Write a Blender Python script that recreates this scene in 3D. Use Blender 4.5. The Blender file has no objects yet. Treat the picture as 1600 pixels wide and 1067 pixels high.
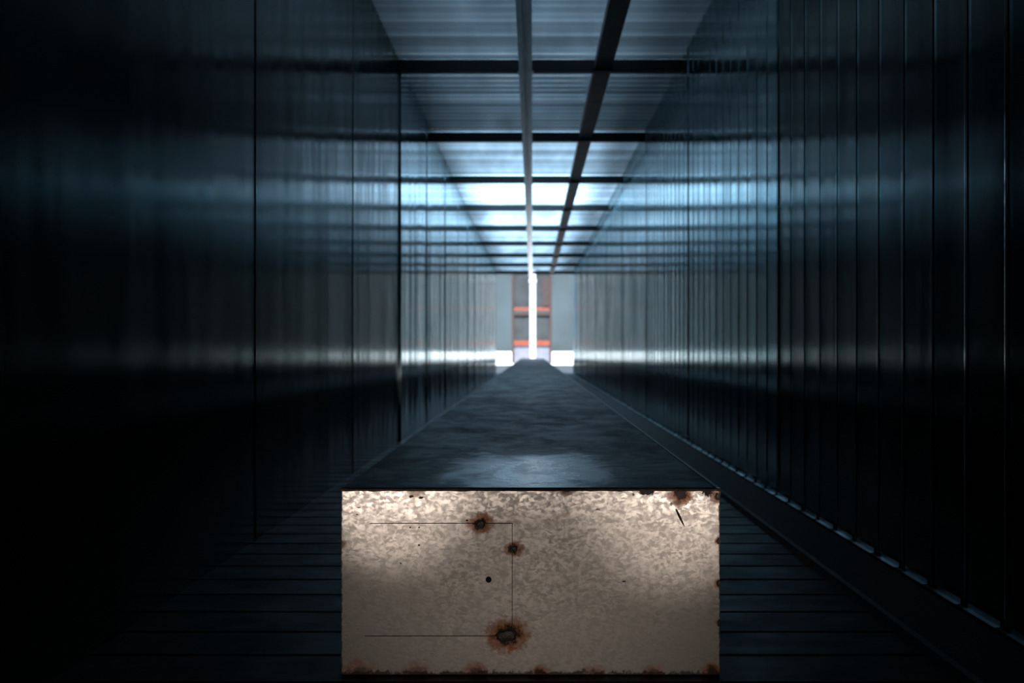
import bpy, bmesh, math, random
from mathutils import Vector
random.seed(7)
S = bpy.context.scene
COL = S.collection

# ------------------------------------------------------------------ camera
U = 0.00125                       # metres per photo pixel at the front of the box
EYE = 0.635
cd = bpy.data.cameras.new('camera'); cam = bpy.data.objects.new('camera', cd); COL.objects.link(cam)
cam.location = (0, 0, EYE); cam.rotation_euler = (math.radians(90), 0, 0)
cd.sensor_width = 36.0; cd.lens = 36.0 * 1150 / 1600
cd.shift_x = -32 / 1600; cd.shift_y = 13.5 / 1600
cd.clip_start = 0.02; cd.clip_end = 400
cd.dof.use_dof = True; cd.dof.focus_distance = 1.46; cd.dof.aperture_fstop = 3.6
S.camera = cam
S.view_settings.view_transform = 'Standard'; S.view_settings.look = 'None'
S.view_settings.gamma = 1.0; S.view_settings.exposure = 0.0
S.view_settings.use_curve_mapping = False

# ------------------------------------------------------------------ sky, sun, lamps
W = bpy.data.worlds.new('sky'); S.world = W; W.use_nodes = True
bg = W.node_tree.nodes['Background']
bg.inputs[0].default_value = (0.40, 0.68, 1.0, 1); bg.inputs[1].default_value = 1.5
def light(name, kind, loc, aim, energy, col, **kw):
    l = bpy.data.lights.new(name, kind); l.energy = energy; l.color = col
    for k, v in kw.items(): setattr(l, k, v)
    o = bpy.data.objects.new(name, l); COL.objects.link(o); o.location = loc
    o.rotation_euler = (Vector(aim) - Vector(loc)).to_track_quat('-Z', 'Y').to_euler()
    return o
light('sun', 'SUN', (0, 0, 30), (0.6, 30 / math.tan(math.radians(52)), 0), 16.0, (1.0, 0.97, 0.92), angle=0.02)
WARM = (1.0, 0.86, 0.75)
light('face_spot_left', 'SPOT', (-0.62, -0.15, 0.27), (-0.265, 1.4375, 0.350), 42, WARM, spot_size=math.radians(13), spot_blend=1.0, shadow_soft_size=0.03)  # added spot, unseen behind the camera, for the left bright patch
light('face_spot_right', 'SPOT', (0.62, -0.15, 0.27), (0.275, 1.4375, 0.335), 38, WARM, spot_size=math.radians(15), spot_blend=1.0, shadow_soft_size=0.03)  # its unseen twin, added for the right bright patch
light('face_fill_wide', 'SPOT', (0.0, -0.9, 0.34), (0.0, 1.4375, 0.26), 34, WARM, spot_size=math.radians(34), spot_blend=1.0, shadow_soft_size=0.06)  # unseen fill, added to brighten the whole box front

# ------------------------------------------------------------------ dimensions
FACE = 1.4375                      # distance of the box front
XL, XR = -0.924, 1.0325            # walls
HC = EYE + 1610 * U                # ceiling
PY = [(4055 + 1352 * n) * U for n in range(9)]   # purlins
YC = PY[8]                         # end of the roof
YE = YC + .1                       # end of the walls
YA = 31.4                          # end of the dark apron outside
YB = -3.0                          # wall behind the camera

# ------------------------------------------------------------------ helpers
def obj(name, bm, mat=None, parent=None, smooth=False, mats=None):
    me = bpy.data.meshes.new(name); bm.normal_update(); bm.to_mesh(me); bm.free()
    for m in (mats or [mat]): me.materials.append(m)
    if smooth:
        for p in me.polygons: p.use_smooth = True
    o = bpy.data.objects.new(name, me); COL.objects.link(o)
    if parent:
        o.parent = parent
        o.location = -Vector(parent.location)
    return o
def tag(o, label, cat, group=None):
    o['label'] = label; o['category'] = cat
    if group: o['group'] = group
    return o
def struct(name, bm, mat, **kw):
    o = obj(name, bm, mat, **kw); o['kind'] = 'structure'; return o
def empty(name, loc=(0, 0, 0)):
    o = bpy.data.objects.new(name, None); COL.objects.link(o); o.location = loc; return o
def box(bm, x0, x1, y0, y1, z0, z1):
    v = [bm.verts.new(p) for p in ((x0,y0,z0),(x1,y0,z0),(x1,y1,z0),(x0,y1,z0),(x0,y0,z1),(x1,y0,z1),(x1,y1,z1),(x0,y1,z1))]
    for f in ((0,3,2,1),(4,5,6,7),(0,1,5,4),(1,2,6,5),(2,3,7,6),(3,0,4,7)): bm.faces.new([v[i] for i in f])
def bevel_box(x0, x1, y0, y1, z0, z1, w, seg=2):
    bm = bmesh.new(); box(bm, x0, x1, y0, y1, z0, z1)
    bmesh.ops.bevel(bm, geom=bm.edges[:], offset=w, segments=seg, affect='EDGES', profile=0.5)
    return bm
def extrude_profile(prof, axis, a, b, close=True, cuts=1):
    """prof = list of 2D points; axis 'x': (y,z) swept in x; 'y': (x,z) swept in y"""
    bm = bmesh.new(); rings = []
    for k in range(cuts + 1):
        t = a + (b - a) * k / cuts
        rings.append([bm.verts.new((t, p, q) if axis == 'x' else (p, t, q)) for p, q in prof])
    n = len(prof)
    for r0, r1 in zip(rings, rings[1:]):
        for i in range(n if close else n - 1):
            j = (i + 1) % n
            bm.faces.new((r0[i], r0[j], r1[j], r1[i]))
    if close: bm.faces.new(rings[0][::-1]); bm.faces.new(rings[-1])
    bmesh.ops.recalc_face_normals(bm, faces=bm.faces[:])
    return bm
def cyl(bm, c, r, h, axis='z', n=24, r2=None):
    r2 = r if r2 is None else r2
    a, b = [], []
    for i in range(n):
        t = 2 * math.pi * i / n; p, q = math.cos(t), math.sin(t)
        if axis == 'z':
            a.append(bm.verts.new((c[0]+p*r, c[1]+q*r, c[2]))); b.append(bm.verts.new((c[0]+p*r2, c[1]+q*r2, c[2]+h)))
        else:
            a.append(bm.verts.new((c[0]+p*r, c[1], c[2]+q*r))); b.append(bm.verts.new((c[0]+p*r2, c[1]+h, c[2]+q*r2)))
    for i in range(n):
        j = (i+1) % n; bm.faces.new((a[i], a[j], b[j], b[i]))
    bm.faces.new(a[::-1]); bm.faces.new(b)

# ------------------------------------------------------------------ materials
class N:
    """small node-tree writer"""
    def __init__(s, name):
        s.m = bpy.data.materials.new(name); s.m.use_nodes = True; s.t = s.m.node_tree
        s.b = s.t.nodes['Principled BSDF']; s.out = s.t.nodes['Material Output']
    def n(s, ty, **kw):
        x = s.t.nodes.new(ty)
        for k, v in kw.items(): setattr(x, k, v)
        return x
    def put(s, sock, v):
        if isinstance(v, bpy.types.NodeSocket): s.t.links.new(v, sock)
        elif isinstance(v, (tuple, list)) and len(v) == 3 and sock.type == 'RGBA': sock.default_value = (*v, 1)
        else: sock.default_value = v
    def math(s, op, a, b=0.0, clamp=False):
        x = s.n('ShaderNodeMath', operation=op, use_clamp=clamp); s.put(x.inputs[0], a); s.put(x.inputs[1], b); return x.outputs[0]
    def mix(s, f, a, b):
        x = s.n('ShaderNodeMix', data_type='RGBA'); s.put(x.inputs[0], f); s.put(x.inputs[6], a); s.put(x.inputs[7], b); return x.outputs[2]
    def pos(s):
        return s.n('ShaderNodeNewGeometry').outputs['Position']
    def xyz(s, v=None):
        x = s.n('ShaderNodeSeparateXYZ'); s.put(x.inputs[0], v or s.pos()); return x.outputs
    def scaled(s, sc):
        x = s.n('ShaderNodeVectorMath', operation='MULTIPLY'); s.put(x.inputs[0], s.pos()); x.inputs[1].default_value = sc; return x.outputs[0]
    def noise(s, vec=None, scale=5, detail=3, rough=.5, dist=0, w=None):
        x = s.n('ShaderNodeTexNoise')
        if w is not None: x.noise_dimensions = '1D'; s.put(x.inputs['W'], w)
        elif vec is not None: s.put(x.inputs['Vector'], vec)
        x.inputs['Scale'].default_value = scale; x.inputs['Detail'].default_value = detail
        x.inputs['Roughness'].default_value = rough; x.inputs['Distortion'].default_value = dist
        return x.outputs['Fac']
    def ramp(s, v, lo, hi, a=0., b=1.):
        x = s.n('ShaderNodeMapRange'); x.interpolation_type = 'SMOOTHSTEP'
        s.put(x.inputs[0], v)
        for i, q in enumerate((lo, hi, a, b)): s.put(x.inputs[i+1], q)
        return x.outputs[0]
    def bump(s, h, strength, dist):
        x = s.n('ShaderNodeBump'); x.inputs['Strength'].default_value = strength; x.inputs['Distance'].default_value = dist
        s.put(x.inputs['Height'], h); return x.outputs[0]
    def set(s, **kw):
        names = dict(base='Base Color', metal='Metallic', rough='Roughness', normal='Normal', spec='Specular IOR Level', coat='Coat Weight')
        for k, v in kw.items(): s.put(s.b.inputs[names[k]], v)
        return s.m

def wall_metal(name, base, rough, long_amp, fine_amp, dirt, metal=1.):
    k = N(name); x, y, z = k.xyz()
    # rolled sheet: gently wavy along its length, straight in height
    h = k.math('MULTIPLY', k.noise(w=y, scale=2.3, detail=2), long_amp)
    h2 = k.math('MULTIPLY', k.noise(w=y, scale=34, detail=3), fine_amp)
    wob = k.math('MULTIPLY', k.noise(k.scaled((1, .55, .5)), scale=1.6, detail=2), long_amp * .5)
    hh = k.math('ADD', k.math('ADD', h, h2), wob)
    d = k.ramp(k.noise(k.scaled((3, 3, .35)), scale=4, detail=5, rough=.6), .42, .75)
    col = k.mix(k.math('MULTIPLY', d, dirt), base, (base[0]*.55, base[1]*.55, base[2]*.5))
    r = k.ramp(k.noise(k.scaled((2, 2, .3)), scale=7, detail=5), .3, .7, rough*.8, rough*1.35)
    tg = k.n('ShaderNodeCombineXYZ'); tg.inputs[1].default_value = 1.0
    k.put(k.b.inputs['Tangent'], tg.outputs[0]); k.b.inputs['Anisotropic'].default_value = .95
    return k.set(base=col, metal=metal, rough=r, normal=k.bump(hh, 1.0, 1.0))
M_WL = wall_metal('wall_sheet_left', (.20, .30, .325), .13, .014, .0001, .5)
M_WR = wall_metal('wall_sheet_right', (.19, .285, .305), .14, .004, .0001, .4)
M_WD = wall_metal('wall_sheet_near_dim', (.028, .056, .056), .16, .006, .0001, .5, .5)  # duller near sheets; the dimming towards the camera is put into their colour

def roof_mat(i, c):
    k = N('roof_sheet_translucent'); x, y, z = k.xyz()
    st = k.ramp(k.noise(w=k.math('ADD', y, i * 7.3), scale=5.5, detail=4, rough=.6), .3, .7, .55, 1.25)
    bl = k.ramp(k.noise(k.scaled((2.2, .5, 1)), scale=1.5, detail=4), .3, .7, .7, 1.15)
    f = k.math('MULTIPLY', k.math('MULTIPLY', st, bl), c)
    f = k.math('MULTIPLY', f, k.ramp(k.math('ABSOLUTE', k.math('ADD', x, .02)), .42, .95, 1.0, .22))  # dimmer towards the walls: light falloff put into the sheet colour
    cm = k.n('ShaderNodeCombineColor'); 
    for q, g in enumerate((.50, .77, 1.0)): k.put(cm.inputs[q], k.math('MULTIPLY', f, g))
    tr = k.n('ShaderNodeBsdfTranslucent'); k.put(tr.inputs[0], cm.outputs[0])
    gl = k.n('ShaderNodeBsdfGlossy'); k.put(gl.inputs[0], (.62, .84, 1.0)); gl.inputs['Roughness'].default_value = .2
    mx = k.n('ShaderNodeMixShader'); k.put(mx.inputs[0], .6 if i < 2 else .3); k.put(mx.inputs[1], tr.outputs[0]); k.put(mx.inputs[2], gl.outputs[0])
    k.put(k.out.inputs[0], mx.outputs[0]); return k.m
def plain(name, base, rough=.6, metal=0., nz=.15, sc=8, spec=.5):
    k = N(name)
    f = k.noise(k.pos(), scale=sc, detail=4)
    return k.set(base=k.mix(k.ramp(f, .3, .7), tuple(c*(1-nz) for c in base), tuple(min(1, c*(1+nz)) for c in base)), rough=rough, metal=metal, spec=spec)
M_DARK = plain('opaque_dark_sheet', (.012, .014, .016), .5)
M_PURLIN = plain('dark_painted_steel', (.012, .013, .015), .55)
M_BEAM = plain('brown_painted_steel', (.30, .21, .21), .5)
M_RAIL = plain('galvanised_rail_steel', (.55, .62, .64), .24, 1.)
M_FLASH = plain('dull_flashing', (.30, .36, .38), .36, 1., nz=.6, sc=6)
M_WHITE = plain('white_paint', (.85, .87, .88), .4, nz=.03)
M_ORANGE = plain('orange_paint', (.17, .033, .014), .5)
M_GREYBOARD = plain('grey_board', (.017, .022, .027), .7, nz=.3, sc=2)
M_REDBROWN = plain('red_brown_paint', (.03, .017, .016), .6)
M_LAV = plain('pale_board', (.12, .13, .17), .7)
M_YARD = plain('sunlit_concrete', (.80, .80, .78), .8, nz=.04, sc=.6)
M_APRON = plain('dark_asphalt', (.035, .04, .045), .7, nz=.3, sc=3)
M_YWALL = plain('grey_render', (.026, .041, .050), .85, nz=.3, sc=.04)

k = N('dark_floor_sheet'); x, y, z = k.xyz()
f = k.noise(k.scaled((1, 2, 1)), scale=6, detail=6, rough=.65)
M_FLOOR = k.set(base=k.mix(f, (.004, .005, .0055), (.013, .016, .017)), spec=.3, metal=.2, rough=k.ramp(f, .3, .7, .38, .6), normal=k.bump(f, .3, .002))
k = N('dark_kerb'); f = k.noise(k.pos(), scale=12, detail=5)
M_KERB = k.set(base=k.mix(f, (.006, .006, .007), (.018, .018, .018)), rough=.7, normal=k.bump(f, .3, .002))

# ------------------------------------------------------------------ setting
# floor: sheet with small ribs running across the passage
prof = []; y = -3.0; p = 101 * U
while y < YE - .1:
    prof += [(y, 0.0), (y + p - .016, 0.0), (y + p - .012, .0022), (y + p - .004, .0022)]
    y += p
struct('floor', extrude_profile(prof, 'x', XL - .02, XR + .02, close=False), M_FLOOR)

# left wall: flat pans with a seam each, every pan hung a hair differently
bm = bmesh.new(); zt = HC + .01; step = 1065 * U; y0 = 1150 * 739 * .00231 * U - 4 * step
pans = []
yy = y0
while yy < YE: pans.append(yy); yy += step
for i, a in enumerate(pans):
    b = min(a + step, YE)
    top = zt if a < YC - .8 else zt
    d0, d1 = random.uniform(-.002, .002), random.uniform(-.002, .002)
    if abs(a - (y0 + 6 * step)) < .01: d0, d1 = .007, -.004
    g = .003
    P = [(a, XL - .012), (a + g, XL - .012), (a + g, XL + .004 + d0), (a + g + .012, XL + d0), (b - .012, XL + d1), (b - .001, XL + .003 + d1), (b, XL - .012)]
    lo = [bm.verts.new((x, q, 0)) for q, x in P]; hi = [bm.verts.new((x, q, top)) for q, x in P]
    for j in range(len(P) - 1):
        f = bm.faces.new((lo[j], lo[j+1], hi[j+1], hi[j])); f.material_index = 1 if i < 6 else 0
bmesh.ops.recalc_face_normals(bm, faces=bm.faces[:])
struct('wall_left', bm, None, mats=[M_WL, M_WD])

# right wall: narrow standing ribs every 15 cm, a deeper joint every twelfth
bm = bmesh.new(); rp = 119.5 * U; r0 = 1150 * 826 * 135e-5 * U - 30 * rp; n = 0; yy = r0; first_lap = int((1150 * 826 * 268e-5 * U - r0) / rp)
while yy < YE:
    top = zt if yy < YC - .1 else zt
    joint = (n % 12 == 4); hgt = .0015 + random.uniform(0, .0010); w = .006
    if joint: P = [(yy - .018, XR), (yy - .010, XR - .005), (yy - .003, XR - .005), (yy - .001, XR + .02), (yy + .004, XR + .02), (yy + .006, XR - .004), (yy + .016, XR)]
    else: P = [(yy - w - .004, XR), (yy - w, XR - hgt), (yy + w * .4, XR - hgt), (yy + w + .002, XR)]
    nx = yy + rp
    dd = random.uniform(-.0006, .0006)
    P += [(yy + rp * .5, XR + .0004 + dd * .4), (nx - .0205, XR + .0003)]
    lo = [bm.verts.new((x, q, 0)) for q, x in P]; hi = [bm.verts.new((x, q, top)) for q, x in P]
    if n: 
        bm.faces.new((plo, lo[0], hi[0] if top == ptop else bm.verts.new((P[0][1], P[0][0], ptop)), phi))
    for j in range(len(P) - 1):
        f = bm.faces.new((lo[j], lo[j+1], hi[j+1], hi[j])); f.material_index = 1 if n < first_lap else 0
    plo, phi, ptop = lo[-1], hi[-1], top
    yy = nx; n += 1
bmesh.ops.recalc_face_normals(bm, faces=bm.faces[:])
struct('wall_right', bm, None, mats=[M_WR, M_WD])

# ceiling: sheets corrugated across the passage, one run of sheet per bay
bays = [.0, .10, .07, .30, 1.25, .75, .55, .43, .36, .32]    # each bay's brightness, put into its sheet colour; nearest kept opaque
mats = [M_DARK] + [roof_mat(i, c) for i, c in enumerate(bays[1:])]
bm = bmesh.new(); edges = [YB, PY[0] - 1352 * U] + PY; prev = None
for i in range(len(edges) - 1):
    a, b = edges[i], edges[i+1]; m = max(8, int((b - a) / .0125))
    for j in range(m + 1):
        t = a + (b - a) * j / m
        zz = HC + .0035 * math.sin(2 * math.pi * t / .1)
        r = [bm.verts.new((x, t, zz)) for x in (XL - .02, XR + .02)]
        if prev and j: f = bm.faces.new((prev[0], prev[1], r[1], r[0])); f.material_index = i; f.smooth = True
        prev = r
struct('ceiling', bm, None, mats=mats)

bm = bmesh.new(); box(bm, XL - .1, XR + .1, YB - .1, YB, 0, HC + .05)
struct('wall_back', bm, M_DARK)
# outer boards that close the passage walls off from the daylight
for nm, a, b in (('trim_1', XL - .10, XL - .03), ('trim_2', XR + .03, XR + .10)):
    bm = bmesh.new(); box(bm, a, b, YB, YE, 0, HC - .02); struct(nm, bm, M_DARK)

# yard beyond the open end
bm = bmesh.new(); box(bm, -200, 200, YA, 320, -.3, -.004); struct('ground', bm, M_YARD)
bm = bmesh.new(); box(bm, -60, 60, YE, YA, -.3, -.002); struct('trim_4', bm, M_APRON)
bm = bmesh.new(); box(bm, -200, 200, 300, 302, -.004, 45); struct('wall_far', bm, M_YWALL)

# kerb along the right wall, and the pale flashing that shows between the wall ribs
prof = [(.815, .0), (.820, .020), (.828, .026), (.990, .026), (.996, .018), (1.012, .018), (1.012, 0)]
bm = extrude_profile(prof, 'y', YB + .01, YE, cuts=1)
kb = struct('trim_3', bm, M_KERB)
bm = bmesh.new(); yy = r0 + .012
while yy < YE - .2:
    if yy > 1.2:
        b2 = yy + rp - random.uniform(.028, .045)
        L = [[bm.verts.new((q, t, w)) for q, w in ((XR - .020, .0265), (XR - .0065, .027), (XR - .0055, .040))] for t in (yy, b2)]
        for j in range(2): bm.faces.new((L[0][j], L[0][j+1], L[1][j+1], L[1][j]))
        pr = L[1]
        nxt = [bm.verts.new((q, yy + rp, w - .0012)) for q, w in ((XR - .020, .0265), (XR - .0065, .027), (XR - .0055, .040))]
        bm.faces.new((pr[0], pr[1], nxt[1], nxt[0])).material_index = 1
    yy += rp
fl = obj('wall_flashing', bm, None, mats=[M_FLASH, M_KERB])
tag(fl, 'thin galvanised flashing strip glinting along the foot of the ribbed right wall', 'flashing')

# ------------------------------------------------------------------ roof steel
ordn = ['nearest', 'second nearest', 'third nearest', 'fourth nearest', 'fifth nearest', 'sixth nearest', 'seventh nearest', 'second farthest', 'farthest']
for i, py in enumerate(PY):
    # C section: web towards the camera, flanges back
    h, w, t = .078, .05, .005
    z1 = HC - .012
    prof = [(py, z1), (py, z1 - h), (py + w, z1 - h), (py + w, z1 - h + .015), (py + w - t, z1 - h + .015), (py + w - t, z1 - h + t), (py + t, z1 - h + t), (py + t, z1 - t), (py + w - t, z1 - t), (py + w - t, z1 - .015), (py + w, z1 - .015), (py + w, z1)]
    if i == 8: prof = [(q, (r if r < z1 - h/2 else r)) for q, r in prof]
    o = obj('roof_purlin', extrude_profile(prof, 'x', XL - .006, XR + .006), M_PURLIN)
    tag(o, f'dark steel purlin crossing under the pale roof sheets, {ordn[i]} of the nine', 'beam', 'purlins across the ceiling')

# dark longitudinal beam right of centre, above the purlins' lower edge
bx = 390 * U
bm = bevel_box(bx - .06, bx + .06, 1.5, YC - .02, HC - .072, HC - .0135, .004)
tag(obj('roof_beam', bm, M_BEAM), 'brown steel beam running lengthwise under the ceiling, right of the central rail', 'beam')

# central rail hung below the purlins
rx = -38 * U; rail = empty('ceiling_rail', (rx, 2.0, HC - .16))
zb = HC - .0925
prof = [(rx-.044, zb-.045), (rx-.044, zb), (rx+.044, zb), (rx+.044, zb-.045), (rx+.012, zb-.045), (rx+.012, zb-.039), (rx+.037, zb-.039), (rx+.037, zb-.006), (rx-.037, zb-.006), (rx-.037, zb-.039), (rx-.012, zb-.039), (rx-.012, zb-.045)]
obj('channel', extrude_profile(prof, 'y', 1.6, YC + .3), M_RAIL, rail)
for i, py in enumerate(PY):
    bm = bevel_box(rx - .055, rx + .055, py - .004, py + .056, zb - .004, zb + .0035, .001, 1)
    obj('bracket', bm, M_RAIL, rail)
tag(rail, 'galvanised channel rail hanging along the middle of the ceiling', 'rail')

# ------------------------------------------------------------------ the long box
BX0, BX1 = -299 * U, 293 * U; BT = EYE - 218 * U; BE = 17.0 * FACE
duct = empty('metal_duct', ((BX0 + BX1) / 2, FACE, 0))
tag(duct, 'long low galvanised steel box with rusty bolts running down the middle of the floor', 'metal box')
def PX(px, py): return ((px - 832) * U, EYE - (py - 547) * U)

RUST = [(751, 818, 15, 1.0), (802, 858, 12, .9), (793, 993, 26, 1.0), (1064, 774, 14, 1.0), (1060, 785, 8, .5), (1122, 776, 10, .8),
        (1124, 845, 6, .8), (1124, 911, 7, .8), (1124, 973, 6, .8), (742, 1052, 16, .7), (845, 1052, 12, .9), (930, 1053, 14, .5), (1022, 1052, 14, .6), (1115, 1050, 16, .9), (560, 1052, 22, .6), (650, 1054, 22, .5),
        (650, 768, 10, .35), (885, 766, 10, .5), (535, 850, 6, .5)]
DARK = [(1010, 768, 14, 6, 1.), (1063, 768, 10, 9, 1.), (1107, 768, 9, 8, 1.), (884, 766, 8, 3, 1.), (968, 766, 7, 3, 1.), (642, 776, 4, 2.4, 1.), (657, 778, 4, 2.2, 1.), (817, 765, 14, 2.2, 1.), (655, 824, 1.6, 1.2, 1.), (655, 852, 2.2, 1.5, 1.), (730, 813, 2, 1.6, 1.), (641, 824, 1.5, 1.2, 1.), (1062, 820, 1.0, 1.0, 0.), (975, 909, 3.5, 1.3, .9), (626, 880, 1.6, 1.2, .9), (560, 793, 3, .9, .7), (558, 804, 2, 1, .7), (1049, 788, 2, 3, .5), (990, 773, 2, 2, .6), (934, 796, 3, 1, .5)]
def galvanised(name, tint=1.0):
    k = N(name); x, y, z = k.xyz(); P = k.pos()
    # spangle: overlapping leaf-like crystals
    wv = k.n('ShaderNodeTexNoise'); k.put(wv.inputs['Vector'], P); wv.inputs['Scale'].default_value = 38; wv.inputs['Detail'].default_value = 2
    sub = k.n('ShaderNodeVectorMath', operation='SUBTRACT'); k.put(sub.inputs[0], wv.outputs['Color']); sub.inputs[1].default_value = (.5, .5, .5)
    sc = k.n('ShaderNodeVectorMath', operation='SCALE'); k.put(sc.inputs[0], sub.outputs[0]); sc.inputs['Scale'].default_value = .020
    ad = k.n('ShaderNodeVectorMath', operation='ADD'); k.put(ad.inputs[0], P); k.put(ad.inputs[1], sc.outputs[0])
    ms = k.n('ShaderNodeVectorMath', operation='MULTIPLY'); k.put(ms.inputs[0], ad.outputs[0]); ms.inputs[1].default_value = (1, 1, 1.6)
    v = k.n('ShaderNodeTexVoronoi', feature='SMOOTH_F1'); v.inputs['Smoothness'].default_value = .35; k.put(v.inputs['Vector'], ms.outputs[0]); v.inputs['Scale'].default_value = 135
    vc = k.n('ShaderNodeSeparateColor'); k.put(vc.inputs[0], v.outputs['Color'])
    big = k.noise(P, scale=9, detail=4, rough=.6)
    fine = k.noise(k.scaled((1, 1, 1)), scale=160, detail=3)
    sp = k.math('ADD', k.math('MULTIPLY', vc.outputs[0], .34), k.math('MULTIPLY', k.noise(P, scale=68, detail=6, rough=.68), 1.0))
    sp = k.math('ADD', sp, k.math('MULTIPLY', fine, .15))
    sp = k.ramp(sp, .48, 1.02)
    # dust streaks fade the crystals towards the bottom
    vis = k.ramp(z, .02, .22, .55, 1.0)
    col = k.mix(k.math('MULTIPLY', k.ramp(big, .25, .75, .5, 1), vis), (.46*tint, .43*tint, .41*tint), k.mix(sp, (.33*tint, .31*tint, .29*tint), (.66*tint, .62*tint, .58*tint)))
    # rust stains
    nz = k.math('SUBTRACT', k.noise(P, scale=95, detail=5, rough=.65), .5)
    nz2 = k.math('SUBTRACT', k.noise(P, scale=330, detail=3, rough=.6), .5)
    def dist(px, py, rx, rz):
        cx, cz = PX(px, py)
        dx = k.math('DIVIDE', k.math('SUBTRACT', x, cx), rx * U); dz = k.math('DIVIDE', k.math('SUBTRACT', z, cz), rz * U)
        return k.math('SQRT', k.math('ADD', k.math('MULTIPLY', dx, dx), k.math('MULTIPLY', dz, dz)))
    halo = None; core = None
    for px, py, r, s in RUST:
        d = k.math('ADD', dist(px, py, r * 1.25, r), k.math('MULTIPLY', nz, 1.5))
        a = k.math('MULTIPLY', k.ramp(d, 1.3, .6), s); c = k.math('MULTIPLY', k.ramp(d, .72, .4), s)
        halo = a if halo is None else k.math('MAXIMUM', halo, a)
        core = c if core is None else k.math('MAXIMUM', core, c)
    col = k.mix(k.math('MULTIPLY', halo, .85), col, (.34, .095, .010))
    col = k.mix(core, col, (.022, .010, .006))
    chip = None
    for px, py, a, b, s in DARK:
        d = k.math('ADD', dist(px, py, a, b), k.math('MULTIPLY', nz2, 1.6))
        c = k.math('MULTIPLY', k.ramp(d, 1.05, .8), s)
        chip = c if chip is None else k.math('MAXIMUM', chip, c)
    # worn, blackened folds along the top, side and bottom edges
    et = k.math('DIVIDE', k.math('SUBTRACT', BT, z), .0045)
    eb = k.math('DIVIDE', z, .012)
    el = k.math('DIVIDE', k.math('SUBTRACT', x, BX0), .003); er = k.math('DIVIDE', k.math('SUBTRACT', BX1, x), .003)
    e = k.math('MINIMUM', k.math('MINIMUM', et, eb), k.math('MINIMUM', el, er))
    e = k.math('ADD', e, k.math('MULTIPLY', nz, 2.4))
    edge = k.ramp(e, .75, .35)
    col = k.mix(k.math('MULTIPLY', edge, .9), col, (.035, .018, .010))
    col = k.mix(chip, col, (.014, .007, .005))
    # spatter of small specks near the top fold
    spk = k.ramp(k.noise(P, scale=420, detail=1), .70, .74)
    zone = k.ramp(k.noise(P, scale=14, detail=2), .50, .62)
    zone = k.math('MULTIPLY', zone, k.ramp(z, BT - .06, BT - .005, .25, 1))
    col = k.mix(k.math('MULTIPLY', spk, zone), col, (.10, .04, .02))
    allm = k.math('MAXIMUM', k.math('MAXIMUM', halo, edge), chip)
    met = k.ramp(allm, 0, .8, .55, .0)
    ro = k.math('ADD', k.ramp(sp, 0, 1, .52, .38), k.math('MULTIPLY', allm, .3))
    hh = k.math('ADD', k.math('MULTIPLY', sp, .2), k.math('MULTIPLY', allm, -.6))
    return k.set(base=col, metal=met, rough=ro, normal=k.bump(hh, .35, .0012))
M_GALV = galvanised('galvanised_spangle')
M_PLATE = galvanised('galvanised_spangle_plate', 1.0)

k = N('dusty_duct_top'); P = k.pos()
f = k.noise(k.scaled((1, .8, 1)), scale=7, detail=8, rough=.68, dist=.6)
g = k.noise(k.scaled((1.0, 3.2, 1)), scale=16, detail=6, rough=.6)
scr = k.ramp(g, .56, .70)
x, y, z = k.xyz()
wx = k.math('MULTIPLY', x, 4.2); wy = k.math('MULTIPLY', k.math('SUBTRACT', y, 1.66), 2.6)
worn_sheen = k.ramp(k.math('ADD', k.math('SQRT', k.math('ADD', k.math('MULTIPLY', wx, wx), k.math('MULTIPLY', wy, wy))), k.math('MULTIPLY', k.math('SUBTRACT', f, .5), 3.)), 1.1, .3)  # polished patch; the roof's reflection is also lightened into its colour
c = k.mix(k.ramp(f, .3, .72), (.014, .014, .015), (.045, .043, .043)); c = k.mix(k.math('MULTIPLY', worn_sheen, .7), c, (.13, .135, .14)); c = k.mix(k.math('MULTIPLY', scr, .65), c, (.02, .018, .017))
M_TOP = k.set(base=c, metal=.25, rough=k.math('SUBTRACT', k.math('ADD', k.ramp(f, .35, .65, .68, .52), k.math('MULTIPLY', scr, .12)), k.math('MULTIPLY', worn_sheen, .36)), spec=.3, normal=k.bump(k.math('ADD', k.math('MULTIPLY', f, 1.), k.math('MULTIPLY', g, .6)), .35, .004))
M_SIDE = plain('dull_duct_side', (.07, .08, .085), .45, .6)
M_RUST = plain('flaking_rust', (.045, .022, .012), .8, nz=.6, sc=300)
M_BOLT = plain('weathered_bolt', (.055, .05, .042), .55, .6, nz=.5, sc=400)
M_BLACK = plain('void_black', (.002, .002, .002), .9)

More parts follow.
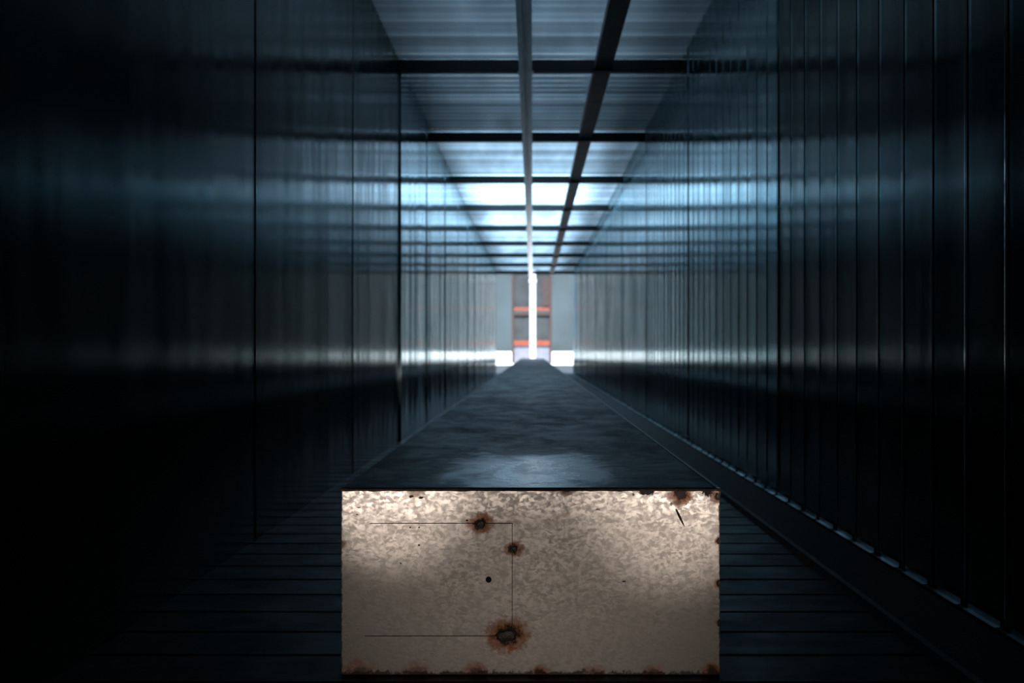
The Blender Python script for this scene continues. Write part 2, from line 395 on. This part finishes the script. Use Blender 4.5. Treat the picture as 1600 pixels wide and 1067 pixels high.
# front panel, gently dished, with a drilled hole
HX, HZ = PX(763.5, 905.5); HR = 4.6 * U
def dish(x, z):
    u = (x - BX0) / (BX1 - BX0); w = z / BT
    y = .0025 * math.sin(math.pi * u) * math.sin(math.pi * w)
    if w > .82: y += .004 * ((w - .82) / .18) ** 2          # top rolls back
    return FACE + y
xs = [BX0 + (BX1 - BX0) * i / 40 for i in range(41)]; zs = [.0015 + (BT - .0015) * i / 24 for i in range(25)]
s = HR * 1.6
xs = sorted([q for q in xs if abs(q - HX) > s * 1.3] + [HX - s, HX + s]); zs = sorted([q for q in zs if abs(q - HZ) > s * 1.3] + [HZ - s, HZ + s])
bm = bmesh.new(); G = [[bm.verts.new((a, dish(a, b), b)) for a in xs] for b in zs]
for j in range(len(zs) - 1):
    for i in range(len(xs) - 1):
        if abs((xs[i] + xs[i+1]) / 2 - HX) < s * .5 and abs((zs[j] + zs[j+1]) / 2 - HZ) < s * .5:
            n = 32; ring_o, ring_i, ring_b = [], [], []
            for q in range(n):
                t = 2 * math.pi * q / n; cx_, cz_ = math.cos(t), math.sin(t); m = max(abs(cx_), abs(cz_))
                ax, az = HX + s * cx_ / m, HZ + s * cz_ / m
                if q % 8 == 4:
                    ring_o.append(G[j + (1 if cz_ > 0 else 0)][i + (1 if cx_ > 0 else 0)])
                else: ring_o.append(bm.verts.new((ax, dish(ax, az), az)))
                bx_, bz_ = HX + HR * cx_, HZ + HR * cz_
                ring_i.append(bm.verts.new((bx_, dish(bx_, bz_), bz_))); ring_b.append(bm.verts.new((bx_, FACE + .03, bz_)))
            for q in range(n):
                r = (q + 1) % n
                bm.faces.new((ring_o[q], ring_o[r], ring_i[r], ring_i[q])); f = bm.faces.new((ring_i[q], ring_i[r], ring_b[r], ring_b[q])); f.material_index = 1
            f = bm.faces.new(ring_b); f.material_index = 1
            continue
        bm.faces.new((G[j][i], G[j][i+1], G[j+1][i+1], G[j+1][i]))
o = obj('front_panel', bm, None, duct, smooth=True, mats=[M_GALV, M_BLACK])

# top sheet with a folded front lip and slightly rough edge; two sides; end
bm = bmesh.new(); ny = 120; nxn = 16; rows = []
for j in range(ny + 1):
    t = (j / ny) ** 2.2; yy = FACE - .0015 + (BE - FACE) * t
    row = []
    for i in range(nxn + 1):
        a = i / nxn
        sag = -.003 * math.sin(math.pi * a) * (1 if j else .3) + random.uniform(-.0006, .0006)
        row.append(bm.verts.new((BX0 - .001 + (BX1 - BX0 + .002) * a, yy, BT + .0012 + sag)))
    rows.append(row)
for j in range(ny):
    for i in range(nxn): bm.faces.new((rows[j][i], rows[j][i+1], rows[j+1][i+1], rows[j+1][i]))
obj('top_panel', bm, M_TOP, duct, smooth=True)
bm = bmesh.new()
n = 70; pv = None
for i in range(n + 1):
    a = BX0 - .001 + (BX1 - BX0 + .002) * i / n
    lo = bm.verts.new((a, FACE - .0022, BT - .0018 - abs(random.gauss(0, .0008)))); hi = bm.verts.new((a, FACE - .0018, BT + .0016 + random.uniform(-.0004, .0005))); bk = bm.verts.new((a, FACE + .012, BT + .0022))
    if pv: bm.faces.new((pv[0], lo, hi, pv[1])); bm.faces.new((pv[1], hi, bk, pv[2]))
    pv = (lo, hi, bk)
bmesh.ops.solidify(bm, geom=bm.faces[:], thickness=.0006)
o = obj('top_fold', bm, M_RUST, duct); o['label'] = 'rust-eaten folded edge'
for xx, e in ((BX0, -1), (BX1, 1)):
    bm = bmesh.new(); box(bm, *sorted((xx, xx - e * .002)), FACE + .008, BE, .001, BT - .003)
    obj('side_panel', bm, M_SIDE, duct)
bm = bmesh.new(); box(bm, BX0 + .003, BX1 - .003, BE - .004, BE, .001, BT - .004); obj('end_panel', bm, M_SIDE, duct)
# bright worn corner trim along the top right edge
bm = extrude_profile([(BX1 - .006, BT + .0014), (BX1 + .0022, BT + .0014), (BX1 + .0022, BT - .012), (BX1 + .001, BT - .012), (BX1 + .001, BT + .003), (BX1 - .006, BT + .003)], 'y', FACE + .004, BE)
obj('corner_strip', bm, M_SIDE, duct)

# lapped plate: closed on its right, fading into the panel on its left
x0, z1 = PX(572, 817.5); x1, z0 = PX(800, 993)
bm = bmesh.new(); g = 14; R = []
for j in range(g + 1):
    row = []
    for i in range(g + 1):
        a = x0 + (x1 - x0) * i / g; b = z0 + (z1 - z0) * j / g
        lift = .0003 + .0012 * i / g
        row.append(bm.verts.new((a, dish(a, b) - lift, b)))
    R.append(row)
for j in range(g):
    for i in range(g): bm.faces.new((R[j+1][i], R[j+1][i+1], R[j][i+1], R[j][i]))
# no hole is cut here; the plate's rim is turned back
rim = [R[0][i] for i in range(g + 1)] + [R[j][g] for j in range(1, g + 1)] + [R[g][i] for i in range(g - 1, -1, -1)]
bk = [bm.verts.new((v.co.x, v.co.y + .0016, v.co.z)) for v in rim]
for i in range(len(rim) - 1): bm.faces.new((rim[i], rim[i+1], bk[i+1], bk[i]))
obj('lap_plate', bm, M_PLATE, duct, smooth=False)
for (a, b, c, d) in ((578, 817.0, 801, 817.8), (799.8, 817, 800.7, 993), (570, 992.8, 801, 993.6)):
    xa, za = PX(a, b); xb, zb2 = PX(c, d)
    bm = bmesh.new(); ym = min(dish(xa, za), dish(xb, zb2)) 
    n = 12; A, B = [], []
    for i in range(n + 1):
        if abs(xb - xa) > abs(zb2 - za): X = xa + (xb - xa) * i / n; P0, P1 = (X, za), (X, zb2)
        else: Z = za + (zb2 - za) * i / n; P0, P1 = (xa, Z), (xb, Z)
        A.append(bm.verts.new((P0[0], dish(*P0) - .0027, P0[1]))); B.append(bm.verts.new((P1[0], dish(*P1) - .0027, P1[1])))
    for i in range(n): bm.faces.new((A[i], A[i+1], B[i+1], B[i]))
    bmesh.ops.solidify(bm, geom=bm.faces[:], thickness=.0008)
    bmesh.ops.recalc_face_normals(bm, faces=bm.faces[:])
    obj('seam', bm, M_RUST, duct)

# black disc on the plate, painted in for the shade inside the hole
bm = bmesh.new(); cyl(bm, (HX, dish(HX, HZ) - .0031, HZ), HR, .002, 'y', 28); obj('hole_disc', bm, M_BLACK, duct)

# bolts and weld beads
def lump(px, py, rx, rz, h, seed, rot=0):
    random.seed(seed); cx, cz = PX(px, py); bm = bmesh.new(); y = dish(cx, cz) - .002
    rings = []; n = 22; jit = [random.uniform(.82, 1.15) for _ in range(n)]
    for f_, hh in ((1.0, 0), (.92, .35), (.7, .85), (.55, .72), (.38, .95), (.15, 1.0)):
        row = []
        for i in range(n):
            t = 2 * math.pi * i / n; r = f_ * (1 + (jit[i] - 1) * (1 if f_ > .6 else .5))
            a, b = math.cos(t) * rx * r * U, math.sin(t) * rz * r * U
            a, b = a * math.cos(rot) - b * math.sin(rot), a * math.sin(rot) + b * math.cos(rot)
            row.append(bm.verts.new((cx + a, y - hh * h * random.uniform(.85, 1.1), cz + b)))
        rings.append(row)
    for r0_, r1_ in zip(rings, rings[1:]):
        for i in range(n): j = (i+1) % n; bm.faces.new((r0_[i], r0_[j], r1_[j], r1_[i]))
    bm.faces.new(rings[-1])
    bmesh.ops.recalc_face_normals(bm, faces=bm.faces[:])
    return bm
for i, (px, py, a, b, h, rot) in enumerate(((751.5, 818.5, 6.5, 6, .004, .3), (802.5, 858, 6.5, 5, .004, .9), (791, 993.5, 17, 9.5, .005, .12))):
    o = obj('bolt', lump(px, py, a, b, h, i + 3, rot), M_BOLT, duct, smooth=True)
    o['label'] = ['rusty bolt on the upper seam', 'small rusty bolt on the upright seam', 'large oval rust-ringed weld at the lower seam corner'][i]
for i, (px, py) in enumerate(((1121.5, 776), (1123, 845), (1123, 911), (1123, 973))):
    obj('weld_bead', lump(px, py, 3.2, 5.5, .003, i + 20), M_BOLT, duct, smooth=True)
# scratch
bm = bmesh.new(); (xa, za), (xb, zb2) = PX(1056, 795), PX(1069.5, 823)
A = Vector((xa, 0, za)); B = Vector((xb, 0, zb2)); d = (B - A).normalized(); nn = Vector((d.z, 0, -d.x))
L, R_ = [], []
for i in range(9):
    t = i / 8; w = .0024 * math.sin(math.pi * (t * .8 + .15)); p_ = A.lerp(B, t); yy = dish(p_.x, p_.z) - .0006
    L.append(bm.verts.new((p_.x + nn.x * w, yy, p_.z + nn.z * w))); R_.append(bm.verts.new((p_.x - nn.x * w, yy, p_.z - nn.z * w)))
for i in range(8): bm.faces.new((L[i], L[i+1], R_[i+1], R_[i]))
bmesh.ops.solidify(bm, geom=bm.faces[:], thickness=-.0004)
obj('gouge', bm, M_RUST, duct)

# ------------------------------------------------------------------ white post at the far end of the box
post = empty('white_post', (.01, BE + .22, 0))
px_, py_ = .01, BE + .22
bm = bmesh.new(); cyl(bm, (px_, py_, .012), .105, 3.6, 'z', 32); obj('pole', bm, M_WHITE, post, smooth=False)
bm = bmesh.new(); cyl(bm, (px_, py_, .0), .19, .012, 'z', 32); obj('base_plate', bm, M_WHITE, post)
bm = bmesh.new(); cyl(bm, (px_, py_, EYE + 106 * 17 * U), .13, .12, 'z', 32); obj('collar', bm, M_WHITE, post)
tag(post, 'bright white round post standing in daylight behind the far end of the box', 'post')

# ------------------------------------------------------------------ orange-beamed rack in the yard
RY = 36.0; kf = RY / FACE
def RZ(py): return EYE - (py - 547) * U * kf
rack = empty('storage_rack', (0, RY, -.004))
rx0, rx1 = -1.02, .95
for a in (rx0, rx1 - .12, ):
    bm = bevel_box(a, a + .12, RY, RY + .12, -.004, RZ(424), .006); obj('upright', bm, M_REDBROWN, rack)
bm = bevel_box(rx1 - .45, rx1 - .12, RY + .02, RY + .1, RZ(478), RZ(436), .004); obj('side_board', bm, M_REDBROWN, rack)
for za_, zb_, mt in ((480, 484.5, M_ORANGE), (486.5, 492.5, M_REDBROWN), (532, 539.5, M_ORANGE), (421, 424.5, M_REDBROWN)):
    bm = bevel_box(rx0 + .12, rx1 - .12, RY, RY + .1, RZ(zb_), RZ(za_), .006); o = obj('crossbeam', bm, mt, rack)
    if mt is M_ORANGE: o['label'] = 'orange crossbeam'
for za_, zb_, mt in ((424.5, 480, M_GREYBOARD), (492.5, 532, M_GREYBOARD), (539.5, 575, M_LAV)):
    bm = bevel_box(rx0 + .12, rx1 - .12, RY + .11, RY + .15, max(-.004, RZ(zb_)), RZ(za_), .004); obj('back_board', bm, mt, rack)
tag(rack, 'tall grey storage rack with orange crossbeams standing in the yard beyond the passage', 'rack')
